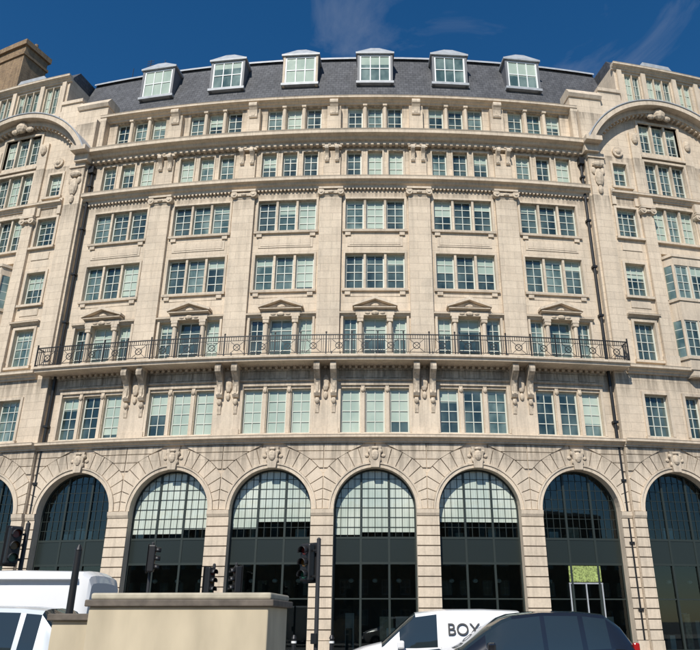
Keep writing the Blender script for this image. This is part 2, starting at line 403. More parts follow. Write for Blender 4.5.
for i,x in enumerate(bound):
    if i in (0,6): continue
    bx('stone',x-.62,x+.62,-.02,.2,14.1,24.15)
    bx('trim',x-.68,x+.68,.0,.27,14.1,14.75)
    capital(x,.2,24.15,1.24)
    bx('trim',x-.62,x+.62,0,.10,10.3,13.62)
    bx('trim',x-.68,x+.68,0,.16,10.12,10.55)
    for q in(-.42,.42):
        console(x+q,.3,.10,12.15,13.84,.85)
        prism('carve',[(.1,12.1),(.26,12.1),(.2,11.8),(.14,11.35),(.1,11.3)],x+q-.09,x+q+.09)
        ell('carve',x+q,.22,11.95,.13,.1,.16)
    ell('carve',x,.14,12.9,.2,.12,.45); ell('carve',x,.14,12.25,.12,.09,.2)
def balcony(s0,s1):
    prism('trim',[(0.02,13.84),(1.05,13.84),(1.08,13.95),(1.18,14.0),(1.18,14.12),(.02,14.12)],s0,s1)
    dentils('trim',s0,s1,13.7,13.84,.0,.22,.14,.32)
    d=1.08
    bx('iron',s0,s1,d-.025,d+.025,15.17,15.22); bx('iron',s0,s1,d-.015,d+.015,14.22,14.25); bx('iron',s0,s1,d-.012,d+.012,14.95,14.975)
    n=int((s1-s0)/1.26)
    st=(s1-s0)/n
    for i in range(n+1):
        x=s0+i*st; bx('iron',x-.03,x+.03,d-.028,d+.028,14.12,15.3)
        ell('iron',x,d,15.34,.05,.05,.06,6,4)
        if i<n:
            c=x+st/2
            for k in(-1,1):
                pface('iron',[(c+k*.36,14.26),(c+k*.36+.035,14.26),(c-k*.36+.035,14.94),(c-k*.36,14.94)],d-.008-.004*k,d+.008-.004*k)
            ring('iron',c,14.6,.15,.19,d-.012,d+.012,0,2*math.pi,14)
            for q in (-.42,-.52,.42,.52): bx('iron',c+q-.014,c+q+.014,d-.01,d+.01,14.25,15.17)
            for q in (-.3,-.18,-.06,.06,.18,.3): bx('iron',c+q-.013,c+q+.013,d-.009,d+.009,14.975,15.17)
    for sg,x in((-1,s0),(1,s1)):
        bx('iron',x-.02,x+.02,.05,d-.03,15.17,15.22); bx('iron',x-.02,x+.02,.05,d-.03,14.22,14.25)
        for q in range(6): bx('iron',x-.01,x+.01,.15+q*.15,.17+q*.15,14.25,15.17)
balcony(EL-.45,ER+.55)
cornice('trim',EL,ER,24.72,.6,0,.55)
dentils('trim',EL,ER,24.62,24.72,0,.16,.1,.22)
a5=(25.62,27.38); h5=[]
for c in bays:
    for a,b in tri(c,3.35,.36):
        h5.append((a,b,*a5)); window(a,b,*a5,-.22,2,3)
        bx('trim',a-.08,a,0,.05,a5[0],a5[1]+.1); bx('trim',b,b+.08,0,.05,a5[0],a5[1]+.1); bx('trim',a-.08,b+.08,0,.055,a5[1],a5[1]+.1)
    prism('trim',[(-.02,25.4),(.12,25.4),(.12,25.58),(-.02,25.62)],c-1.8,c+1.8)
wall('stone',EL,ER,25.32,27.85,0,h5,.42)
for i,x in enumerate(bound):
    if i in(0,6): continue
    bx('stone',x-.5,x+.5,0,.16,25.32,27.3)
    for q in(-.3,.3): console(x+q,.22,.16,26.5,27.5,.42)
    bx('trim',x-.56,x+.56,0,.3,27.5,27.72)
cornice('trim',EL,ER,27.7,.72,0,.8)
dentils('trim',EL,ER,27.62,27.8,0,.34,.16,.36)
bx('trim',EL,ER,-1.0,.05,28.3,28.44)
D6=-.65
a6=(29.42,31.2); h6=[]
for c in bays:
    for a,b in tri(c,3.4,.30):
        h6.append((a,b,*a6)); window(a,b,*a6,D6-.22,2,3)
    for (a,b),(a2,b2) in zip(tri(c,3.4,.30)[:-1],tri(c,3.4,.30)[1:]):
        cylv('trim',(b+a2)/2,D6+.08,29.42,31.1,.13,.11); bx('trim',b+.02,a2-.02,D6,D6+.25,31.1,31.22)
    bx('trim',c-1.8,c+1.8,D6,D6+.16,29.25,29.42)
wall('stone',EL,ER,28.4,31.3,D6,h6,.42)
for i,x in enumerate(bound):
    if i in(0,6): continue
    bx('stone',x-.42,x+.42,D6,D6+.35,28.44,31.0)
    console(x,.5,D6+.35,30.3,31.3,.35)
    bx('trim',x-.5,x+.5,D6,D6+.5,28.44,28.95)
cornice('trim',EL-.2,ER+.2,31.28,.42,D6,.5)
bx('trim',EL,ER,D6-.3,D6+.12,31.7,32.05)
# ---- roof
rp=[(-1.15,31.9),(-3.1,37.2),(-3.1,37.4),(-14,37.4),(-14,31.9)]
prism('slate',rp,EL-3.5,ER+3.5)
prism('lead',[(-2.9,37.15),(-2.92,37.3),(-3.1,37.48),(-3.4,37.48),(-3.4,37.402),(-3.12,37.402)],EL-3.49,ER+3.49)
for n_,c in enumerate(bays):
    f=-1.75; w=1.16
    bx('leaded',c-w,c+w,-3.05,f-.6,33.9,36.55)
    bx('leaded',c-w,c-w+.1,f-.6,f-.12,33.9,36.5); bx('leaded',c+w-.1,c+w,f-.6,f-.12,33.9,36.5)
    bx('leaded',c-w+.1,c+w-.1,f-.6,f-.12,33.9,34.1)
    window(c-w+.12,c+w-.12,34.15,36.35,f,3,2,'wframe',bar=.055,fr=.1,blind=[.95,.25,1,.35,0,.55][n_],gm='glass2')
    for x in (c-w-.03,c+w-.12): bx('trim' if n_ in(2,) else 'leaded',x,x+.15,f-.12,f+.06,33.9,36.4)
    bx('lead',c-w-.1,c+w+.1,f-.2,f+.14,33.95,34.13)
    bx('lead',c-w-.14,c+w+.14,-3.05,f+.16,36.4,36.54)
    a0=(c-w-.12,f+.15,36.54); a1=(c+w+.12,f+.15,36.54); a2=(c+w+.12,-3.2,36.54); a3=(c-w-.12,-3.2,36.54)
    t0=(c-.3,f-.15,37.12); t1=(c+.3,f-.15,37.12); t2=(c+.3,-3.2,37.3); t3=(c-.3,-3.2,37.3)
    for q in ([a0,a1,t1,t0],[a1,a2,t2,t1],[a3,a0,t0,t3],[t0,t1,t2,t3]): P('lead',q)
# ---- pavilions
def pav(E,m):
    S=lambda u:E+m*u
    d=.35; W=10.4
    for cu in (2.6,7.8): arch_bay(S(cu),5.2,d,mode=0 if cu==2.6 else 5.4)
    P('stone',[(E,0,0),(E,d,0),(E,d,31),(E,0,31)])
    cornice('trim',S(0),S(W),9.75,.36,d,.42)
    hol=[];
    def win(u0,u1,h0,h1,cols,rows,surr=True,dd=d):
        hol.append((min(S(u0),S(u1)),max(S(u0),S(u1)),h0,h1)); window(S(u0),S(u1),h0,h1,dd-.22,cols,rows)
        if surr:
            lo,hi=sorted((S(u0),S(u1)))
            bx('trim',lo-.15,lo,dd,dd+.07,h0,h1+.14); bx('trim',hi,hi+.15,dd,dd+.07,h0,h1+.14); bx('trim',lo,hi,dd,dd+.073,h1,h1+.14)
            prism('trim',[(dd-.02,h0-.2),(dd+.18,h0-.2),(dd+.18,h0-.06),(dd,h0),(dd-.02,h0)],lo-.22,hi+.22)
    for u in (2.15,8.25):
        win(u-.66,u+.66,10.35,12.6,3,4); win(u-.62,u+.62,14.55,16.75,3,4)
        win(u-.62,u+.62,18.35,20.35,3,4); win(u-.64,u+.64,22.1,24.0,3,4); win(u-.45,u+.45,25.55,27.15,2,3)
        lo,hi=sorted((S(u-.95),S(u+.95))); cornice('trim',lo,hi,16.98,.2,d,.28)
        for h in (17.6,21.2): bx('trim',S(u-.6),S(u+.6),d,d+.04,h,h+.45)
        disc('carve',S(u),28.0,d,d+.12,.34,14); ell('carve',S(u),d+.1,28.0,.2,.12,.2)
        for q in(-.72,.72): bx('trim',S(u+q-.12),S(u+q+.12),d,d+.12,24.2,25.3)
    for (h0,h1) in ((10.35,12.6),(22.05,24.3),(25.1,27.55),(28.0,30.45)):
        for k in range(3):
            w=.82; a=5.2-1.35+k*(w+.12)
            win(a,a+w,h0,h1,2,4,False)
        lo,hi=sorted((S(3.8),S(6.6)))
        prism('trim',[(d-.02,h0-.2),(d+.18,h0-.2),(d+.18,h0-.06),(d,h0),(d-.02,h0)],lo-.1,hi+.1)
        bx('trim',lo-.12,lo+.03,d,d+.09,h0,h1+.15); bx('trim',hi-.03,hi+.12,d,d+.09,h0,h1+.15); bx('trim',lo+.03,hi-.03,d,d+.092,h1,h1+.15)
    lo,hi=sorted((S(3.95),S(6.45))); hol.append((lo,hi,14.3,21.2))
    lo,hi=sorted((S(0),S(W)))
    wall('stone',lo,hi,10.1,28.3,d,[h for h in hol if h[2]<28.0 and h[3]<28.2],.42)
    hc=26.1; rr=5.4
    def top(u): return hc+math.sqrt(max(0,rr*rr-(u-5.2)**2))
    us=[.4+i*(3.85-.4)/8 for i in range(9)]
    for a,b in zip(us[:-1],us[1:]):
        for f in (lambda q:q, lambda q:10.4-q):
            P('stone',[(S(f(a)),d,28.3),(S(f(b)),d,28.3),(S(f(b)),d,top(b)),(S(f(a)),d,top(a))])
    P('stone',[(S(3.85),d,30.45),(S(6.55),d,30.45),(S(6.55),d,31.35),(S(3.85),d,31.35)])
    for k in range(3):
        w=.82; a=5.2-1.35+k*(w+.12)
        if k<2: bx('trim',S(a+w),S(a+w+.12),d-.3,d+.02,28.0,30.45)
    ring('trim',S(5.2),hc,5.0,5.3,d-.3,d+.4,math.radians(24),math.radians(156),32)
    ring('trim',S(5.2),hc,5.3,5.62,d-.6,d+.85,math.radians(23),math.radians(157),32)
    ring('lead',S(5.2),hc,5.62,5.68,d-1.2,d+.9,math.radians(23),math.radians(157),32)
    for k in range(34):
        t=math.radians(28+k*(124/33)); ring('trim',S(5.2),hc,4.86,5.0,d,d+.34,t-.012,t+.012,1)
    for u in(-.2,9.6):
        lo2,hi2=sorted((S(u),S(u+1.0)))
        bx('trim',lo2,hi2,d-.02,d+.9,28.1,28.42);
        bx('trim',lo2+.05,hi2-.05,d-.02,d+.45,27.6,28.1)
    ell('carve',S(5.2),d+.45,31.0,.42,.25,.4)
    for q in (-1,1): ell('carve',S(5.2+q*.55),d+.35,30.85,.3,.15,.2)
    bx('stone',S(-.25),S(1.9),-1.2,-.2,28.42,32.4)
    prism('trim',[(-1.3,32.4),(-.1,32.4),(0.02,32.6),(-.3,33.1),(-1.3,33.1)],S(-.3),S(1.95))
    bx('stone',S(1.9),S(3.5),-1.18,-.35,28.42,33.3)
    bx('trim',S(1.88),S(3.5),-1.25,-.25,33.3,33.55)
    for u in (.62,9.78):
        bx('stone',S(u-.5),S(u+.5),d,d+.16,14.1,27.5); ell('carve',S(u),d+.24,25.9,.28,.16,.62); ell('carve',S(u),d+.26,26.8,.38,.16,.22)
        ell('carve',S(u),d+.22,25.05,.16,.1,.3)
        for q in(-1,1): ell('carve',S(u+q*.28),d+.2,26.35,.14,.1,.25)
        bx('trim',S(u-.55),S(u+.55),d,d+.24,27.3,27.6)
    for u in (3.38,7.02):
        bx('stone',S(u-.36),S(u+.36),d,d+.2,14.1,23.6); capital(S(u),d+.2,23.6,.76); bx('trim',S(u-.42),S(u+.42),d,d+.28,14.1,14.8)
        bx('stone',S(u-.3),S(u+.3),d,d+.14,24.9,29.6); bx('trim',S(u-.42),S(u+.42),d,d+.3,24.2,24.75)
        ell('carve',S(u),d+.2,29.1,.22,.14,.4)
    for h,th,pr in ((13.7,.42,.45),(24.72,.36,.3)):
        cornice('trim',S(.75) if h<20 else S(1.3),S(W),h,th,d,pr)
    # shallow oriel
    pj=.5
    poly=[(S(3.8),d-.3),(S(4.25),d+pj),(S(6.15),d+pj),(S(6.6),d-.3)]
    if m<0: poly=poly[::-1]
    for h0,h1 in((14.0,14.75),(16.9,18.2),(20.3,20.95)): pplan('trim',poly,h0,h1)
    def sc_(k):
        return [(S(5.2)+(p[0]-S(5.2))*k,(p[1]-d)*k*1.05+d) for p in poly]
    for h0 in (14.6,18.05,20.8): pplan('trim',sc_(1.07),h0,h0+.17)
    pplan('trim',sc_(.85),13.6,14.0)
    for (h0,h1) in((14.77,16.9),(18.22,20.3)):
        for (q0,q1) in ((4.32,5.15),(5.25,6.08)): window(S(q0),S(q1),h0,h1,d+pj-.08,2,4)
        bx('trim',S(5.15),S(5.25),d+pj-.1,d+pj-.02,h0,h1)
        for u,dd in((4.25,pj-.07),(6.15,pj-.07),(3.88,-.02),(6.52,-.02)): cylv('trim',S(u),d+dd,h0,h1,.09,.09,8)
        for (ua,da,ub,db) in((3.88,-.1,4.25,pj-.1),(6.52,-.1,6.15,pj-.1)):
            pts=[(S(ua),d+da,h0),(S(ub),d+db,h0),(S(ub),d+db,h1),(S(ua),d+da,h1)]
            if (S(ub)-S(ua))<0: pts=pts[::-1]
            P('glass2',pts)
            for q in(.25,.5,.75):
                hq=h0+(h1-h0)*q
                P('frame',[(S(ua),d+da+.01,hq),(S(ub),d+db+.01,hq),(S(ub),d+db+.01,hq+.04),(S(ua),d+da+.01,hq+.04)])
    da=-.55; hz=[]
    for (u0,u1,n) in((4.15,5.3,2),(5.75,7.65,3),(8.1,9.25,2)):
        w=(u1-u0)/n
        for k in range(n):
            a=u0+k*w+.03;b=a+w-.06
            lo2,hi2=sorted((S(a),S(b))); hz.append((lo2,hi2,32.95,35.3)); window(lo2,hi2,32.95,35.3,da-.18,2,3,bar=.035,fr=.05,blind=random.choice([0,0,.3,.9]),gm='glass2')
    lo2,hi2=sorted((S(3.5),S(9.9)))
    wall('stone',lo2,hi2,28.42,35.7,da,hz,.4)
    bx('stone',S(3.4),S(3.5),-8,da+.02,31.0,35.7); bx('stone',S(9.9),S(10.05),-8,da+.02,31.0,35.7)
    for u in(3.75,5.52,7.88,9.62): bx('trim',S(u-.16),S(u+.16),da,da+.16,32.7,35.45)
    cornice('trim',S(3.25),S(10.15),35.45,.4,da,.4)
    bx('trim',S(3.4),S(10.05),-8,da-.05,35.7,35.82)
    bx('trim',S(3.4),S(10.0),da,da+.2,32.45,32.8)
    prism('slate',[(-.7,35.84),(-1.6,37.2),(-8,37.2),(-8,35.84)],S(3.7),S(9.7))
    pface('lead',[(S(5.2),35.86),(S(8.2),35.86),(S(7.7),36.5),(S(5.7),36.5)],-1.3,da+.1)
    bx('stone',S(W),S(W)+m*.3,-14,d-.01,0,33)
    bx('slate',S(10.06),S(W),-14,-1.2,30.5,34.5)
    bx('stone',S(10.0),S(W),-1.19,d-.9,28.3,33.0)
    x=S(-.22); cylv('iron',x,.16,.2,27.3,.085,.085,10)
    bx('iron',x-.16,x+.16,.02,.36,26.95,27.4)
    for h in range(2,27,3): bx('iron',x-.13,x+.13,.02,.28,h,h+.12)
pav(EL,-1); pav(ER,1)
for s,h in((-17.2,39.3),(-16.4,38.9),(-16.0,39.1),(-18.6,38.8)):
    cylv('iron',s,-3.6,37.4,h,.025,.025,6)
for k in range(5): bx('iron',-17.55+k*.02,-16.85-k*.02,-3.61,-3.59,38.4+k*.2,38.43+k*.2)
TL=EL-10.2; TR=ER+10.2
ss=segs(TL,TR,3)
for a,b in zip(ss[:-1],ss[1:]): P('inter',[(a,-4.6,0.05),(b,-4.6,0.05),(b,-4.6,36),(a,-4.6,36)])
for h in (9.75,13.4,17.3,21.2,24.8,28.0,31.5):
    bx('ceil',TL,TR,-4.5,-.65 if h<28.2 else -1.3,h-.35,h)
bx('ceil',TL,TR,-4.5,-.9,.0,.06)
for x in bound:
    bx('inter',x-.1,x+.1,-4.5,-.75,0.1,9.3)
c6=2*BAY
bx('signg',c6-.8,c6+.8,-.29,-.26,3.3,4.02)
for q in(-.8,0,.8): bx('lead',c6+q-.03,c6+q+.03,-.29,-.25,.35,3.2)
bx('lead',c6-.84,c6+.84,-.29,-.25,3.2,3.26)
# ------------------------------------------------------------------ flush
def flush(parent_name,names,bent=True):
    par=bpy.data.objects.new(parent_name,None); sc.collection.objects.link(par)
    for k,(v,f) in bk.items():
        me=bpy.data.meshes.new(names.get(k,k)); me.from_pydata([bend(p) if bent else p for p in v],[],f)
        uvl=me.uv_layers.new(name='UVMap');
        co=[]
        for poly in me.polygons:
            idx=[me.loops[l].vertex_index for l in poly.loop_indices]
            pts=[v[i] for i in idx]
            ds=max(p[0] for p in pts)-min(p[0] for p in pts)
            dh=max(p[2] for p in pts)-min(p[2] for p in pts)
            for p in pts:
                if ds<1e-4: co+= [p[1],p[2]]
                elif dh<1e-4: co+=[p[0],p[1]]
                else: co+=[p[0],p[2]]
        uvl.data.foreach_set('uv',co)
        me.materials.append(M[k]); o=bpy.data.objects.new(names.get(k,k),me); sc.collection.objects.link(o); o.parent=par
    bk.clear(); return par
flush('stone_office_building',dict(stone='ashlar_walls',stoneR='arcade_spandrels',trim='cornices_pilasters_mouldings',carve='carved_ornament',groove='rustication_joints',slate='mansard_roof',lead='lead_flashings',frame='window_frames',wframe='dormer_frames',dframe='arcade_glazing_frames',panel='spandrel_panels',glass='window_panes',glass2='window_panes_with_nets',glassd='shop_glass',blind='window_panes_with_blinds',blindw='arcade_panes_with_blinds',inter='interior_walls',ceil='floor_slabs',iron='balcony_railing_and_pipes',leaded='dormer_cheeks',signg='shop_sign'))
a0=EL-10.75
hz=[(a0-2.2-k*2.4,a0-1.0-k*2.4,h,h+2) for k in range(3) for h in(2,6,10,14,18,22,26,30)]
wall('brick',a0-9,a0,0,35,-.5,hz,.3)
for h in hz: window(*h,-.7,2,3,'wframe',blind=.3)
bx('brick',a0-9,a0,-12,-1.5,0,34.9); bx('trim',a0-9,a0,-1.5,-.3,35.0,35.4)
bx('brick',-38.3,-32.3,-7.5,-5.2,34.9,46.8); bx('brick',-38.42,-32.18,-7.62,-5.08,45.4,45.65); bx('brick',-38.5,-32.1,-7.7,-5.0,46.4,46.9)
for i in range(10): cylv('brick',-38.0+i*.6,-6.3,46.9,47.5,.18,.15,10)
flush('brick_house',dict(brick='walls_and_chimney',glass='window_panes',glass2='window_panes_with_nets',wframe='window_frames',inter='interior',trim='parapet',blind='window_panes_with_blinds'))
# ------------------------------------------------------------------ ground etc
def meshobj(name,v,f,m,parent=None,smooth=False):
    me=bpy.data.meshes.new(name); me.from_pydata(v,[],f); me.materials.append(m)
    if smooth:
        for p in me.polygons:p.use_smooth=True
        me.set_sharp_from_angle(angle=math.radians(35))
    o=bpy.data.objects.new(name,me); sc.collection.objects.link(o)
    if parent:o.parent=parent
    return o
asph=simple('asphalt',(.05,.05,.052),.85,noise=.3,scale=3)
pave=simple('paving_stone',(.27,.25,.22),.85,noise=.2,scale=2)
kerbm=simple('kerb_granite',(.3,.29,.28),.8,noise=.2,scale=8)
paint=simple('road_paint',(.75,.75,.72),.7,noise=.1,scale=6)
meshobj('ground',[(-600,-600,-.02),(600,-600,-.02),(600,600,-.02),(-600,600,-.02)],[(0,1,2,3)],simple('ground_tarmac',(.09,.088,.08),.9,noise=.2,scale=.5))
meshobj('road',[(-150,-40,-.012),(150,-40,-.012),(150,2,-.012),(-150,2,-.012)],[(0,1,2,3)],asph)
def slab(name,pts,h0,h1,m,parent=None):
    n=len(pts); v=[(x,y,h0) for x,y in pts]+[(x,y,h1) for x,y in pts]
    f=[tuple(range(n,2*n)),tuple(reversed(range(n)))]+[(i,(i+1)%n,n+(i+1)%n,n+i) for i in range(n)]
    return meshobj(name,v,f,m,parent)
def arcpts(d0,d1,s0,s1,n=40):
    a=[bend((s0+(s1-s0)*i/n,d1,0))[:2] for i in range(n+1)]; b=[bend((s1+(s0-s1)*i/n,d0,0))[:2] for i in range(n+1)]
    return a+b
slab('pavement',arcpts(-15,5.2,-45,45),-.01,.12,pave)
slab('kerb',arcpts(5.2,5.45,-45,45),-.01,.115,kerbm)
slab('pavement.001',[(-60,-40),(60,-40),(60,-24.2),(-60,-24.2)],-.01,.12,pave)
slab('kerb.001',[(-60,-24.2),(60,-24.2),(60,-23.95),(-60,-23.95)],-.01,.115,kerbm)
slab('traffic_island',[(-12,-15.75),(-1,-15.75),(-.4,-15.3),(-1,-14.75),(-12,-14.75)],-.01,.12,kerbm)
for i in range(14): slab('lane_marking' if i==0 else 'lane_marking.%03d'%i,[(-60+i*8.5,-10.1),(-56+i*8.5,-10.1),(-56+i*8.5,-10.0),(-60+i*8.5,-10.0)],-.011,-.006,paint)
def opp():
    for a in range(-60,60,6):
        hs_=[(a+1,a+2.4,h,h+2) for h in (1,5,9,13)]+[(a+3.6,a+5,h,h+2) for h in (1,5,9,13)]
        wall('brick',a,a+6,0,17,0,hs_,.25)
        for h in(1,5,9,13):
            for q in(1,3.6): window(a+q,a+q+1.4,h,h+2,-.15,2,2,'wframe',blind=0)
    bx('trim',-60,60,-.3,.3,17,17.5); bx('slate',-60,60,-10,-.5,0,16.9)
opp()
o=flush('brick_terrace',dict(brick='walls',trim='parapet',slate='bulk',wframe='window_frames',glass='window_panes',glass2='window_panes_with_nets',inter='interiors'),bent=False)
o.location=(0,-72,0)
# ------------------------------------------------------------------ vehicles
def newempty(name,loc,rz=0):
    e=bpy.data.objects.new(name,None); sc.collection.objects.link(e); e.location=loc; e.rotation_euler=(0,0,rz); return e
carglass=simple('car_glass',(.02,.03,.035),.03,0,spec=.9)
tyre=simple('tyre_rubber',(.02,.02,.02),.9); rim=simple('alloy',(.45,.45,.47),.35,.9); blackp=simple('black_plastic',(.02,.02,.021),.6)
lampm=simple('headlamp',(.7,.72,.75),.1,.3); tail=simple('tail_lamp',(.35,.01,.01),.2)
def cylY(x,y,z,r,w,n=28,r2=None):
    r2=r2 or r
    v=[];f=[]
    for k,(yy,rr) in enumerate(((y-w/2,r2),(y+w/2,r))):
        for i in range(n): a=2*math.pi*i/n; v.append((x+rr*math.cos(a),yy,z+rr*math.sin(a)))
    f=[(i,(i+1)%n,n+(i+1)%n,n+i) for i in range(n)]+[tuple(range(n))[::-1],tuple(range(n,2*n))]
    return v,f
def boxv(x0,x1,y0,y1,z0,z1):
    v=[(x,y,z) for x in(x0,x1) for y in(y0,y1) for z in(z0,z1)]
    return v,[(0,1,3,2),(4,6,7,5),(0,4,5,1),(2,3,7,6),(0,2,6,4),(1,5,7,3)]
def bevobj(name,x0,x1,y0,y1,z0,z1,m,par,b=.02):
    v,f=boxv(x0,x1,y0,y1,z0,z1); o=meshobj(name,v,f,m,par); md=o.modifiers.new('b','BEVEL'); md.width=b; md.segments=2; return o
def vehicle(name,loc,rz,st,paintm,glassm,wheels,wr=.33,W=.9,extra=None):
    e=newempty(name,loc,rz); v=[];f=[];mi=[]
    n=len(st)
    for s in st:
        x,wb,zb,wk,zk,wf,zf=s[:7]
        half=[(wb*.9,zb),(wb,zb+.2),(wb*1.0,(zb+.2+zk)/2),(wk,zk),(wk*.4+wf*.6,zk*.4+(zf-.08)*.6),(wf,zf-.08),(wf*.9,zf-.02),(wf*.6,zf+.01)]
        ringp=[(y,z) for y,z in half]+[(0,zf+.025)]+[(-y,z) for y,z in reversed(half)]
        v+=[(x,y,z) for y,z in ringp]
    k=17
    for i in range(n-1):
        sg,tg=st[i][7],st[i][8]
        for j in range(k-1):
            f.append((i*k+j,(i+1)*k+j,(i+1)*k+j+1,i*k+j+1))
            g=0
            if sg and j in(3,4,11,12): g=1
            if tg and 5<=j<=10: g=1
            mi.append(g)
        f.append((i*k+k-1,(i+1)*k+k-1,(i+1)*k,i*k)); mi.append(2)
    f.append(tuple(range(k))[::-1]); mi.append(0); f.append(tuple((n-1)*k+j for j in range(k))); mi.append(0)
    me=bpy.data.meshes.new('body'); me.from_pydata(v,[],f)
    for m in(paintm,glassm,blackp): me.materials.append(m)
    for p,a in zip(me.polygons,mi): p.material_index=a; p.use_smooth=True
    me.set_sharp_from_angle(angle=math.radians(28))
    o=bpy.data.objects.new('body',me); sc.collection.objects.link(o); o.parent=e
    for wi,wx in enumerate(wheels):
        for sd in(-1,1):
            vv,ff=cylY(wx,sd*(W-.10),wr,wr+.07,.22); meshobj('wheel_arch_%d'%wi,vv,ff,blackp,e)
            vv,ff=cylY(wx,sd*(W-.08),wr,wr,.22); meshobj('tyre_%d'%wi,vv,ff,tyre,e,True)
            vv,ff=cylY(wx,sd*(W-.07),wr,wr*.62,.23); meshobj('wheel_%d'%wi,vv,ff,rim,e,True)
            for a in range(5):
                an=a*2*math.pi/5
                vv,ff=cylY(wx+math.cos(an)*wr*.36,sd*(W-.065),wr+math.sin(an)*wr*.36,wr*.11,.235,10); meshobj('rim_hole_%d_%d'%(wi,a),vv,ff,blackp,e)
    x0=st[0][0]; x1=st[-1][0]
    for sd in(-1,1):
        bevobj('mirror',extra['mx']-.06,extra['mx']+.1,sd*(W+.02) if sd>0 else -W-.22,sd*(W+.22) if sd>0 else -W-.02,extra['mz'],extra['mz']+.17,extra.get('mm',paintm),e,.04)
        bevobj('headlamp',x0+.02,x0+.3,sd*(W-.3)-.16,sd*(W-.3)+.16,extra['lz'],extra['lz']+.18,lampm,e,.05)
        bevobj('tail_lamp',x1-.1,x1+.02,sd*(W-.17)-.06,sd*(W-.17)+.06,.8,1.2,tail,e,.03)
        for hx in extra['handles']: bevobj('door_handle',hx,hx+.18,sd*(W+.0)-.02,sd*(W+.0)+.02,extra['mz']-.16,extra['mz']-.12,extra.get('hm',paintm),e,.01)
    bevobj('front_bumper',x0-.08,x0+.2,-W*.88,W*.88,.25,.5,blackp,e,.06); bevobj('rear_bumper',x1-.15,x1+.08,-W*.9,W*.9,.3,.5,blackp,e,.05)
    return e
white=simple('white_car_paint',(.8,.8,.8),.25,coat=.6); blk=simple('black_car_paint',(.012,.013,.016),.12,coat=1); silv=simple('pale_silver_car_paint',(.66,.70,.72),.3,.1,coat=.5)
stv=[(0,.62,.35,.66,.6,.55,.72,0,0),(.12,.8,.28,.8,.78,.7,.88,0,0),(.5,.86,.25,.86,.9,.75,1.02,0,0),(.95,.87,.25,.87,.97,.76,1.12,0,1),(1.0,.87,.25,.87,.98,.77,1.15,0,1),
(1.35,.88,.25,.88,1.03,.75,1.45,1,1),(1.6,.88,.25,.88,1.03,.73,1.66,1,1),(1.72,.88,.25,.88,1.03,.72,1.75,1,0),(2.2,.88,.25,.88,1.05,.72,1.81,0,0),(2.35,.88,.25,.88,1.05,.73,1.825,0,0),(3.3,.88,.25,.88,1.05,.74,1.83,0,0),(4.1,.87,.28,.87,1.05,.74,1.8,0,0),(4.22,.84,.32,.84,1.03,.7,1.72,0,0)]
van=vehicle('delivery_van',(-.8,-16.8,0),0,stv,white,carglass,(.85,3.45),.31,.87,dict(mx=1.35,mz=1.02,lz=.68,handles=(2.0,),hm=blackp))
t=bpy.data.curves.new('lettering','FONT'); t.body='BOX'; t.size=.36; t.extrude=.003; t.materials.append(simple('lettering_black',(.03,.03,.03),.5))
to=bpy.data.objects.new('lettering',t); sc.collection.objects.link(to); to.parent=van; to.location=(2.42,-.862,1.3); to.rotation_euler=(math.radians(78),0,0)
bevobj('door_seam',2.27,2.285,-.885,-.875,.4,1.04,blackp,van,.002)
stb=[(0,.6,.4,.66,.62,.55,.74,0,0),(.1,.78,.3,.8,.8,.68,.9,0,0),(.5,.9,.27,.9,.93,.76,1.02,0,0),(.95,.92,.27,.92,.98,.78,1.07,0,1),(1.1,.92,.27,.92,1.0,.78,1.12,0,1),
(1.55,.92,.27,.92,1.03,.76,1.42,1,1),(1.9,.92,.27,.92,1.04,.72,1.63,1,1),(2.1,.92,.27,.92,1.05,.71,1.70,1,0),(2.65,.92,.27,.92,1.06,.7,1.76,0,0),(2.74,.92,.27,.92,1.06,.7,1.765,1,0),(3.4,.92,.27,.92,1.08,.69,1.76,0,0),(3.5,.92,.27,.92,1.08,.69,1.755,1,0),(3.95,.91,.28,.91,1.1,.68,1.71,0,1),(4.25,.9,.3,.9,1.08,.66,1.5,0,1),(4.45,.86,.34,.86,1.03,.7,1.2,0,0),(4.52,.8,.4,.8,.95,.65,1.05,0,0)]
suv=vehicle('black_people_carrier',(.6,-19.1,0),0,stb,blk,carglass,(.95,3.6),.35,.92,dict(mx=1.6,mz=1.04,lz=.72,handles=(2.45,3.25)))
stw=[(0,.75,.4,.8,.85,.7,1.0,0,0),(.15,.92,.32,.94,1.05,.8,1.15,0,0),(.75,.98,.3,.98,1.15,.85,1.3,0,1),(.8,.98,.3,.98,1.17,.85,1.35,0,1),(1.2,.98,.3,.98,1.2,.84,1.75,1,1),(1.5,.98,.3,.98,1.22,.83,2.1,1,1),(1.75,.98,.3,.98,1.22,.82,2.35,1,0),(2.3,.98,.3,.98,1.22,.82,2.5,0,0),(2.4,.98,.3,.98,1.3,.86,2.53,0,0),(4.0,.98,.3,.98,1.3,.87,2.55,0,0),(5.35,.98,.3,.98,1.3,.87,2.53,0,0),(5.5,.95,.33,.95,1.3,.84,2.44,0,0),(5.55,.9,.36,.92,1.3,.8,2.3,0,0)]
lw=vehicle('large_white_van',(-11.25,-19.0,0),0,stw,white,carglass,(1.0,4.5),.34,.98,dict(mx=1.3,mz=1.2,lz=.85,handles=(2.1,),hm=blackp,mm=blackp))
for h in (1.32,2.38): bevobj('side_rubbing_strip',2.45,5.3,-1.0,-.99 if h<2 else -.9,h-.02,h+.02,blackp if h<2 else white,lw,.003)
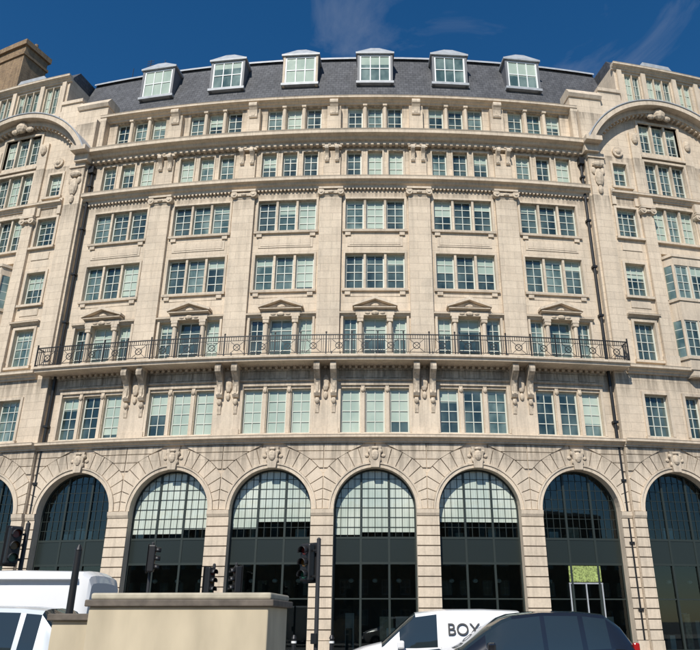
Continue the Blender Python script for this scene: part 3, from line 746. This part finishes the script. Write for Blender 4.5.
sts=[(0,.65,.38,.7,.65,.6,.78,0,0),(.1,.8,.3,.82,.85,.7,.95,0,0),(.7,.9,.26,.9,.98,.76,1.08,0,1),(.8,.9,.26,.9,1.0,.77,1.12,0,1),(1.3,.9,.26,.9,1.03,.76,1.5,1,1),(1.65,.9,.26,.9,1.04,.74,1.72,1,0),(2.2,.9,.26,.9,1.05,.73,1.79,0,0),(2.34,.9,.26,.9,1.05,.73,1.8,1,0),(3.0,.9,.26,.9,1.05,.73,1.8,0,0),(3.14,.9,.26,.9,1.05,.73,1.8,1,0),(3.62,.9,.26,.9,1.05,.73,1.79,0,0),(3.7,.9,.27,.9,1.06,.72,1.78,1,0),(3.95,.9,.27,.9,1.06,.72,1.76,0,1),(4.15,.89,.3,.89,1.05,.74,1.55,0,1),(4.3,.86,.34,.86,1.0,.74,1.15,0,0),(4.35,.8,.4,.8,.95,.68,1.05,0,0)]
vehicle('silver_people_carrier',(-9.1,-22.4,0),0,sts,silv,carglass,(.85,3.55),.33,.9,dict(mx=1.4,mz=1.05,lz=.7,handles=(2.0,2.85)))
# ------------------------------------------------------------------ rendered enclosure in the foreground
rend=simple('cream_render',(.50,.43,.31),.9,noise=.14,scale=2.2,spec=.2,sxyz=(1.5,1.5,.5)); cop=simple('dark_coping',(.12,.10,.08),.8,noise=.3,scale=8); copL=simple('worn_coping_top',(.42,.38,.29),.85,noise=.25,scale=6)
k=newempty('rendered_utility_enclosure',(-2.1,-26.2,0),math.radians(-4))
bevobj('wall_body',-.98,1.0,-.55,.55,.1,1.74,rend,k,.015)
bevobj('coping_slab',-1.02,1.06,-.59,.59,1.74,1.81,cop,k,.012)
bevobj('coping_cap',-.98,1.02,-.54,.54,1.81,1.88,copL,k,.02)
bevobj('low_wing_wall',-1.42,-.985,-.45,.4,.1,1.6,rend,k,.015)
bevobj('wing_coping',-1.46,-.985,-.5,.45,1.6,1.67,cop,k,.01)
bevobj('plinth',-1.0,1.02,-.59,-.551,.1,.35,cop,k,.01)
# ------------------------------------------------------------------ traffic signals
sig=simple('signal_black',(.012,.012,.013),.45); lens=[simple('lens_red',(.12,.01,.01),.2),simple('lens_amber',(.13,.06,.01),.2),simple('lens_green',(.01,.08,.05),.2)]
polem=simple('pole_grey_black',(.03,.03,.032),.5)
def vcyl(name,x,y,z0,z1,r0,r1,m,par,n=16):
    v=[(x+r*math.cos(2*math.pi*i/n),y+r*math.sin(2*math.pi*i/n),z) for z,r in((z0,r0),(z1,r1)) for i in range(n)]
    f=[(i,(i+1)%n,n+(i+1)%n,n+i) for i in range(n)]+[tuple(range(n))[::-1],tuple(range(n,2*n))]
    return meshobj(name,v,f,m,par,True)
def signal(name,x,y,ztop,rz,off=-.3,ped=False,base=.12):
    e=newempty(name,(x,y,0),rz)
    vcyl('pole',0,0,base,ztop+.1,.057,.057,polem,e); vcyl('pole_cap',0,0,ztop+.1,ztop+.15,.065,.03,polem,e); vcyl('pole_base',0,0,base,base+.25,.1,.075,polem,e)
    hh=.95; w=.16
    bevobj('signal_head',off-w,off+w,-.16,.1,ztop-hh,ztop,sig,e,.04)
    bevobj('backing_board',off-w-.04,off+w+.04,.1,.115,ztop-hh-.04,ztop+.04,sig,e,.005)
    s_=1 if off>0 else -1
    xa,xb=sorted((off-s_*w,0))
    bevobj('bracket_top',xa,xb,-.03,.03,ztop-.2,ztop-.15,sig,e,.005); bevobj('bracket_bottom',xa,xb,-.03,.03,ztop-hh+.1,ztop-hh+.15,sig,e,.005)
    for j in range(3):
        z=ztop-.18-j*.3
        v,f=cylY(off,-.165,z,.1,.02,20); meshobj('lens_%d'%j,v,f,lens[j],e,True)
        v=[];f=[];n=14
        for i in range(n+1):
            a=math.radians(-20+220*i/n)
            v+=[(off+.115*math.cos(a),-.16,z+.115*math.sin(a)),(off+.115*math.cos(a),-.34,z+.115*math.sin(a)-.02)]
        f=[(2*i,2*i+1,2*i+3,2*i+2) for i in range(n)]
        o=meshobj('visor_%d'%j,v,f,sig,e,True); o.modifiers.new('s','SOLIDIFY').thickness=.008
    bevobj('push_button_box',-.08,.08,-.14,-.05,1.05,1.3,sig,e,.01)
    return e
signal('traffic_signal',-9.35,-15.25,3.9,math.radians(40),off=-.3)
signal('traffic_signal',-1.5,-15.25,3.5,math.radians(-30),off=-.33)
signal('traffic_signal',-6.1,-6.6,3.45,math.radians(60),off=-.25)
signal('traffic_signal',-5.3,-6.4,3.5,math.radians(-60),off=.28)
signal('traffic_signal',-8.4,-7.0,4.2,math.radians(100),off=-.28)
e=newempty('black_post',(-4.55,-23.6,0)); vcyl('shaft',0,0,-.0,2.6,.06,.05,sig,e); vcyl('collar',0,0,.9,1.0,.08,.08,sig,e); vcyl('cap',0,0,2.6,2.68,.06,.02,sig,e); vcyl('foot',0,0,0,.3,.12,.09,sig,e)
for i,(x,y) in enumerate(((-1.55,-7.2),(-2.9,-7.2),(4.0,-7.2),(7.2,-7.2))):
    e=newempty('bollard',(x,y,0)); vcyl('shaft',0,0,.1,1.0,.09,.07,sig,e); vcyl('head',0,0,1.0,1.12,.1,.05,sig,e); vcyl('band',0,0,.85,.92,.095,.095,paint,e)
# ------------------------------------------------------------------ light
el=math.radians(44); az=math.radians(196)
w=bpy.data.worlds.new('World'); sc.world=w; w.use_nodes=True; nt=w.node_tree; bg=nt.nodes['Background']; N=nt.nodes.new; L=nt.links.new
sky=N('ShaderNodeTexSky'); sky.sky_type='NISHITA'; sky.sun_disc=False; sky.sun_elevation=el; sky.sun_rotation=az; sky.air_density=1.0; sky.dust_density=.2; sky.ozone_density=4.0
hs=N('ShaderNodeHueSaturation'); hs.inputs['Saturation'].default_value=1.3; hs.inputs['Value'].default_value=1.0
L(sky.outputs[0],hs.inputs['Color'])
tc=N('ShaderNodeTexCoord'); mp=N('ShaderNodeMapping'); mp.inputs['Scale'].default_value=(2.2,2.2,5.0); mp.inputs['Rotation'].default_value=(.5,.6,.3)
nz=N('ShaderNodeTexNoise'); nz.inputs['Scale'].default_value=1.8; nz.inputs['Detail'].default_value=7; nz.inputs['Roughness'].default_value=.6; nz.inputs['Distortion'].default_value=.6
rp_=N('ShaderNodeValToRGB'); rp_.color_ramp.elements[0].position=.55; rp_.color_ramp.elements[1].position=.9
rp_.color_ramp.elements[1].color=(.4,.4,.4,1); rp_.color_ramp.elements[0].color=(0,0,0,1)
mx=N('ShaderNodeMixRGB'); mx.inputs['Color2'].default_value=(5,5.4,6,1)
L(tc.outputs['Generated'],mp.inputs['Vector']); L(mp.outputs[0],nz.inputs['Vector']); L(nz.outputs['Fac'],rp_.inputs['Fac']); L(rp_.outputs[0],mx.inputs['Fac']); L(hs.outputs[0],mx.inputs['Color1']); L(mx.outputs[0],bg.inputs['Color'])
bg.inputs['Strength'].default_value=.10
sl=bpy.data.lights.new('sun','SUN'); sl.energy=5; sl.angle=math.radians(.5); sl.color=(1,.955,.88); so=bpy.data.objects.new('sun',sl); sc.collection.objects.link(so)
v=Vector((math.sin(az)*math.cos(el),math.cos(az)*math.cos(el),math.sin(el))); so.rotation_euler=v.to_track_quat('Z','Y').to_euler()
# ------------------------------------------------------------------ camera
cd=bpy.data.cameras.new('camera'); cam=bpy.data.objects.new('camera',cd); sc.collection.objects.link(cam)
cam.location=(0,-35,1.6); cam.rotation_euler=(math.radians(90+22.6),0,0)
cd.sensor_fit='HORIZONTAL'; cd.sensor_width=36; cd.lens=36*710/700; cd.shift_x=-25/700; cd.clip_end=2000
sc.camera=cam
sc.view_settings.view_transform='Standard'; sc.view_settings.look='None'; sc.view_settings.exposure=0
